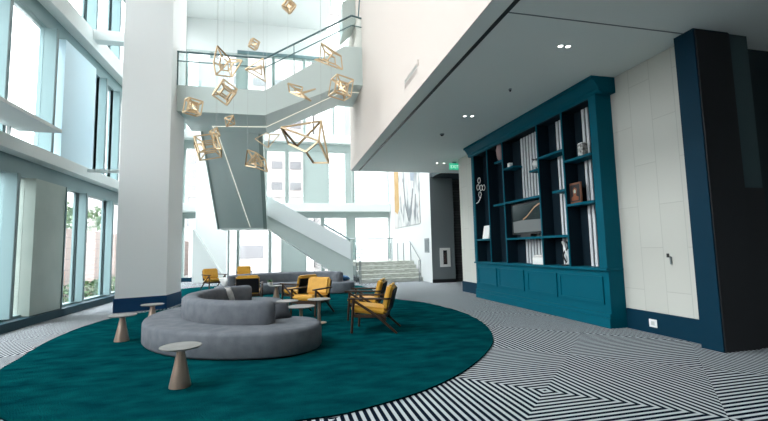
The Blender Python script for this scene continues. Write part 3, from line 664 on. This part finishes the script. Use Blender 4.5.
# ------------------------------------------------------------------ TABLES
def ctable(label,loc,group,r=.207,h=.418,rb=.108,name='side_table'):
    t=thing(name,label,'table',loc,0,group)
    obj('base',lathe([(rb,0),(rb,.012),(rb*.62,h*.5),(.042,h-.07),(.042,h-.03)],28),m_bronze,t,smooth=40)
    obj('collar',lathe([(.05,h-.045),(.07,h-.028),(.07,h-.022)],24),m_bronze,t)
    obj('tabletop',lathe([(r*.9,h-.022),(r,h-.008),(r,h-.002),(r-.006,h),(0,h)],44),m_stone,t)
    return t
G2='small round tables with conical bronze bases'
ta=ctable('round side table with conical bronze base, closest to the camera on the teal rug',(-1.06,4.90,RZ),G2)
dup(ta,(-2.56,7.73,RZ),0,'round side table with conical base near the left rug edge, before the pillar')
dup(ta,(-2.50,9.12,RZ),0,'round side table right in front of the pillar, mostly behind the front sofa')
dup(ta,(-.21,12.5,RZ),0,'round side table between the two chairs seen from behind, carrying a small plant')
def ltable(label,loc,r,h):
    t=thing('nesting_table',label,'table',loc,0,'low nesting tables inside the front sofa')
    obj('tabletop',lathe([(r*.95,h-.02),(r,h-.01),(r,h-.004),(r-.006,h),(0,h)],40),m_stone,t)
    obj('stem',lathe([(.035,.015),(.03,h*.5),(.035,h-.02)],20),m_bronze,t,smooth=40); obj('base',lathe([(.14,0),(.14,.012),(.04,.02)],28),m_bronze,t)
ltable('low pale round table nearest the sofa opening, leftmost of the three nested ones',(.06,8.38,RZ),.21,.44)
ltable('low pale round table in front, nearest the camera of the three nested ones',(.30,7.78,RZ),.25,.40)
ltable('low pale round table with its stem showing, before the camera-facing chair',(.66,8.25,RZ),.22,.46)
pl=thing('potted_plant','small green plant in a pale pot on the side table between the chairs','plant',(-.38,12.42,.449))
obj('pot',lathe([(.05,0),(.06,.02),(.075,.10),(.07,.10),(.06,.09),(0,.09)],20),m_white_obj,pl,smooth=40)
bm=nbm(); random.seed(9)
for k in range(26):
    a=random.uniform(0,2*PI); l=random.uniform(.08,.17); e=random.uniform(.3,1.2)
    d=Vector((math.cos(a)*math.cos(e),math.sin(a)*math.cos(e),math.sin(e))); s=d.cross(Vector((0,0,1))).normalized()*.03; b0=Vector((0,0,.09))
    bm.faces.new([bm.verts.new(q) for q in (b0,b0+d*l*.5+s,b0+d*l+Vector((0,0,-.02)),b0+d*l*.5-s)])
obj('foliage',bm,m_leaf,pl)
# ------------------------------------------------------------------ PENDANT LAMPS
def pendant(label,loc,pts,edges,leds,r=.014,dark=()):
    r*=1.45
    t=thing('pendant_lamp',label,'pendant lamp',loc,0,'geometric brass pendant lamps')
    bm=nbm(); bd=nbm()
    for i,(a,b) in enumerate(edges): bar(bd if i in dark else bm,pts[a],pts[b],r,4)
    if dark: obj('dark_bar',bd,m_brass2,t)  # bars listed in dark take the darker brass
    else: bd.free()
    obj('frame',bm,m_brass,t)
    if leds:
        bl=nbm()
        for a,b in leds: bar(bl,pts[a],pts[b],r*.8,4)
        obj('light_bar',bl,m_led,t)
    top=max(pts,key=lambda p:p[2])
    obj('cable',tube([top,(top[0],top[1],TOP-loc[2])],.004,4),m_cable,t)
def rotv(pts,rx,ry,rz,s):
    Mx=Matrix.Rotation(rz,3,'Z')@Matrix.Rotation(ry,3,'Y')@Matrix.Rotation(rx,3,'X')
    return [tuple(Mx@(Vector(p)*s)) for p in pts]
CUBE=[(x,y,z) for z in (-1,1) for x,y in ((-1,-1),(1,-1),(1,1),(-1,1))]
CE=[(0,1),(1,2),(2,3),(3,0),(4,5),(5,6),(6,7),(7,4),(0,4),(1,5),(2,6),(3,7)]
OCT=[(1,0,0),(-1,0,0),(0,1,0),(0,-1,0),(0,0,1.2),(0,0,-1.2)]
OE=[(0,2),(2,1),(1,3),(3,0),(4,0),(4,1),(4,2),(4,3),(5,0),(5,1),(5,2),(5,3)]
TET=[(1,1,1),(-1,-1,1),(-1,1,-1),(1,-1,-1)]; TE=[(0,1),(0,2),(0,3),(1,2),(1,3),(2,3)]
def cube_in(k=.55):
    p=CUBE+[(x*k*1.0+.1,y*k,z*k) for x,y,z in CUBE]; e=CE+[(a+8,b+8) for a,b in CE]+[(i,i+8) for i in range(8)]; return p,e
Yp=10.2
def nest(P,E,L,k=.5,sh=(0,.03,0)):
    c=sum((Vector(p) for p in P),Vector())/len(P); n=len(P)
    return P+[tuple(c+(Vector(p)-c)*k+Vector(sh)) for p in P], E+[(a+n,b+n) for a,b in E]+[(i,i+n) for i in range(0,n,2)], L+[(a+n,b+n) for a,b in L]
def at(X,z,Y=10.5,Yn=Yp): return (X*Yn/Y, Yn, EYE+(z-EYE)*Yn/Y)
pendant('small tilted brass cube pendant at the very top, hanging highest of all',at(.13,7.72),rotv(cube_in(.5)[0],.5,.6,.3,.12),cube_in(.5)[1],[(0,6),(1,7)])
pendant('tiny brass cube pendant above the left stair landing rail',at(-.73,6.61),rotv(CUBE,.2,.3,.5,.085),CE,[(0,6)])
k=.40
P3=[(-.25,0,-.34),(-.32,.1,.02),(-.22,-.05,.36),(.06,.05,.10),(.34,0,.07),(-.10,.12,-.10),(.10,.1,-.32)]
pendant('tall angular brass pendant with one dark bar, upper left of the cluster',at(-1.36,6.09),*nest(P3,[(0,1),(1,2),(2,3),(3,4),(4,6),(0,5),(5,1),(5,3),(0,6),(3,6)],[(3,4),(5,3)]),.014,(2,))
p,e=cube_in(.5)
pendant('dense brass cage pendant with nested cube, just below the tall angular one',at(-1.40,5.32),rotv(p,.7,.5,.4,.185),e,[(8,9),(10,11),(12,15)])
pendant('brass crossed-bar cube pendant in front of the landing, nearest the pillar',at(-2.12,4.9),rotv(cube_in(.5)[0],.15,.1,.5,.155),cube_in(.5)[1],[(9,15),(10,12)])
pendant('tiny brass octahedron pendant under the landing edge',at(-1.28,4.6),rotv(OCT,.3,.5,.2,.13),OE,[(4,5)],.011)
pendant('brass pyramid pendant hanging before the glass landing rail',at(-.60,5.97),*nest(rotv(TET,.4,.3,.9,.19),TE,[(0,1),(2,3)],.45),.011)
P8=[(-.20,0,.36),(-.22,.1,-.02),(-.36,0,-.10),(.0,-.1,-.26),(.34,0,-.30),(.32,.1,.10),(.10,0,.12),(-.05,.15,-.05)]
pendant('wide brass pendant with peaked top over the upper stair flight',at(1.15,6.44),*nest(P8,[(0,1),(1,2),(2,3),(3,4),(4,5),(5,6),(6,0),(0,5),(2,7),(7,6),(1,7),(3,7)],[(1,7),(7,6),(3,7)]))
P9=[(-.34,0,.20),(-.30,.1,.02),(-.02,0,-.02),(.06,-.1,-.18),(.22,0,-.22),(.34,.05,.12),(.02,.1,.16),(-.12,0,-.10)]
pendant('long jumbled brass pendant lying along the upper stair underside',at(.45,5.45),*nest(P9,[(0,1),(1,7),(7,3),(3,4),(4,2),(2,6),(6,0),(2,5),(5,7),(0,2),(3,2)],[(0,2),(3,2),(1,2)]))
p,e=cube_in(.55)
pendant('square brass cage pendant with crossed inner bars, rightmost before the atrium wall',at(1.45,5.63),rotv(p,.1,.15,.25,.22),e,[(8,14),(9,15),(10,12)],.014)
pendant('flat tilted brass box pendant with glowing bars, left under the landing',at(-1.77,3.94),rotv([(x,y,z*.6) for x,y,z in cube_in(.5)[0]],1.1,-.25,.25,.24),cube_in(.5)[1],[(8,9),(10,11),(12,15),(13,14)],.014)
pendant('tiny brass octahedron pendant touching the view of the flat tilted box',at(-1.62,4.27,Yn=10.9),rotv(OCT,.2,.2,.6,.14),OE,[(0,1),(2,3)],.011)
P13=[(-.22,0,.26),(-.26,0,-.12),(-.02,-.1,-.18),(.24,0,-.26),(.18,.1,.06),(-.06,.05,-.02),(-.02,0,.20)]
pendant('open brass frame pendant hanging lowest, left of the largest one',at(-.64,3.63),*nest(P13,[(0,1),(1,2),(2,3),(3,4),(4,5),(5,1),(0,5),(0,6),(6,5),(2,5),(1,6),(4,6),(6,3)],[(5,2),(5,4)]),.014,(0,))
# the largest, opened out in depth
q=[(-.06,-.2,4.29),(.87,.1,4.49),(.81,-.35,4.0),(1.04,-.2,3.48),(.68,.25,3.47),(.51,-.1,3.73),(.11,.2,3.91),(.30,.35,3.86)]
c0=(.50,9.8,3.95)
qq=[]
for x,dy,z in q:
    Y=9.8+dy; qq.append((x*Y/9.8-c0[0],dy,EYE+(z-EYE)*Y/9.8-c0[2]))
pendant('largest brass pendant, an open many-sided frame in front of the far windows',c0,qq,[(0,1),(0,2),(0,6),(1,7),(1,2),(1,3),(2,3),(2,5),(3,4),(4,5),(5,6),(6,7),(0,7)],[(0,6)],.019,(3,12))
P15=[(-.30,0,.02),(-.02,.1,.22),(.02,0,-.20),(.30,0,.16),(.06,-.1,.12)]
pendant('thin arrow-shaped brass pendant between the lowest and the largest ones',at(-.40,4.16,Yn=10.8),P15,[(0,1),(0,2),(1,4),(2,4),(4,3),(2,3)],[(4,3)],.010)
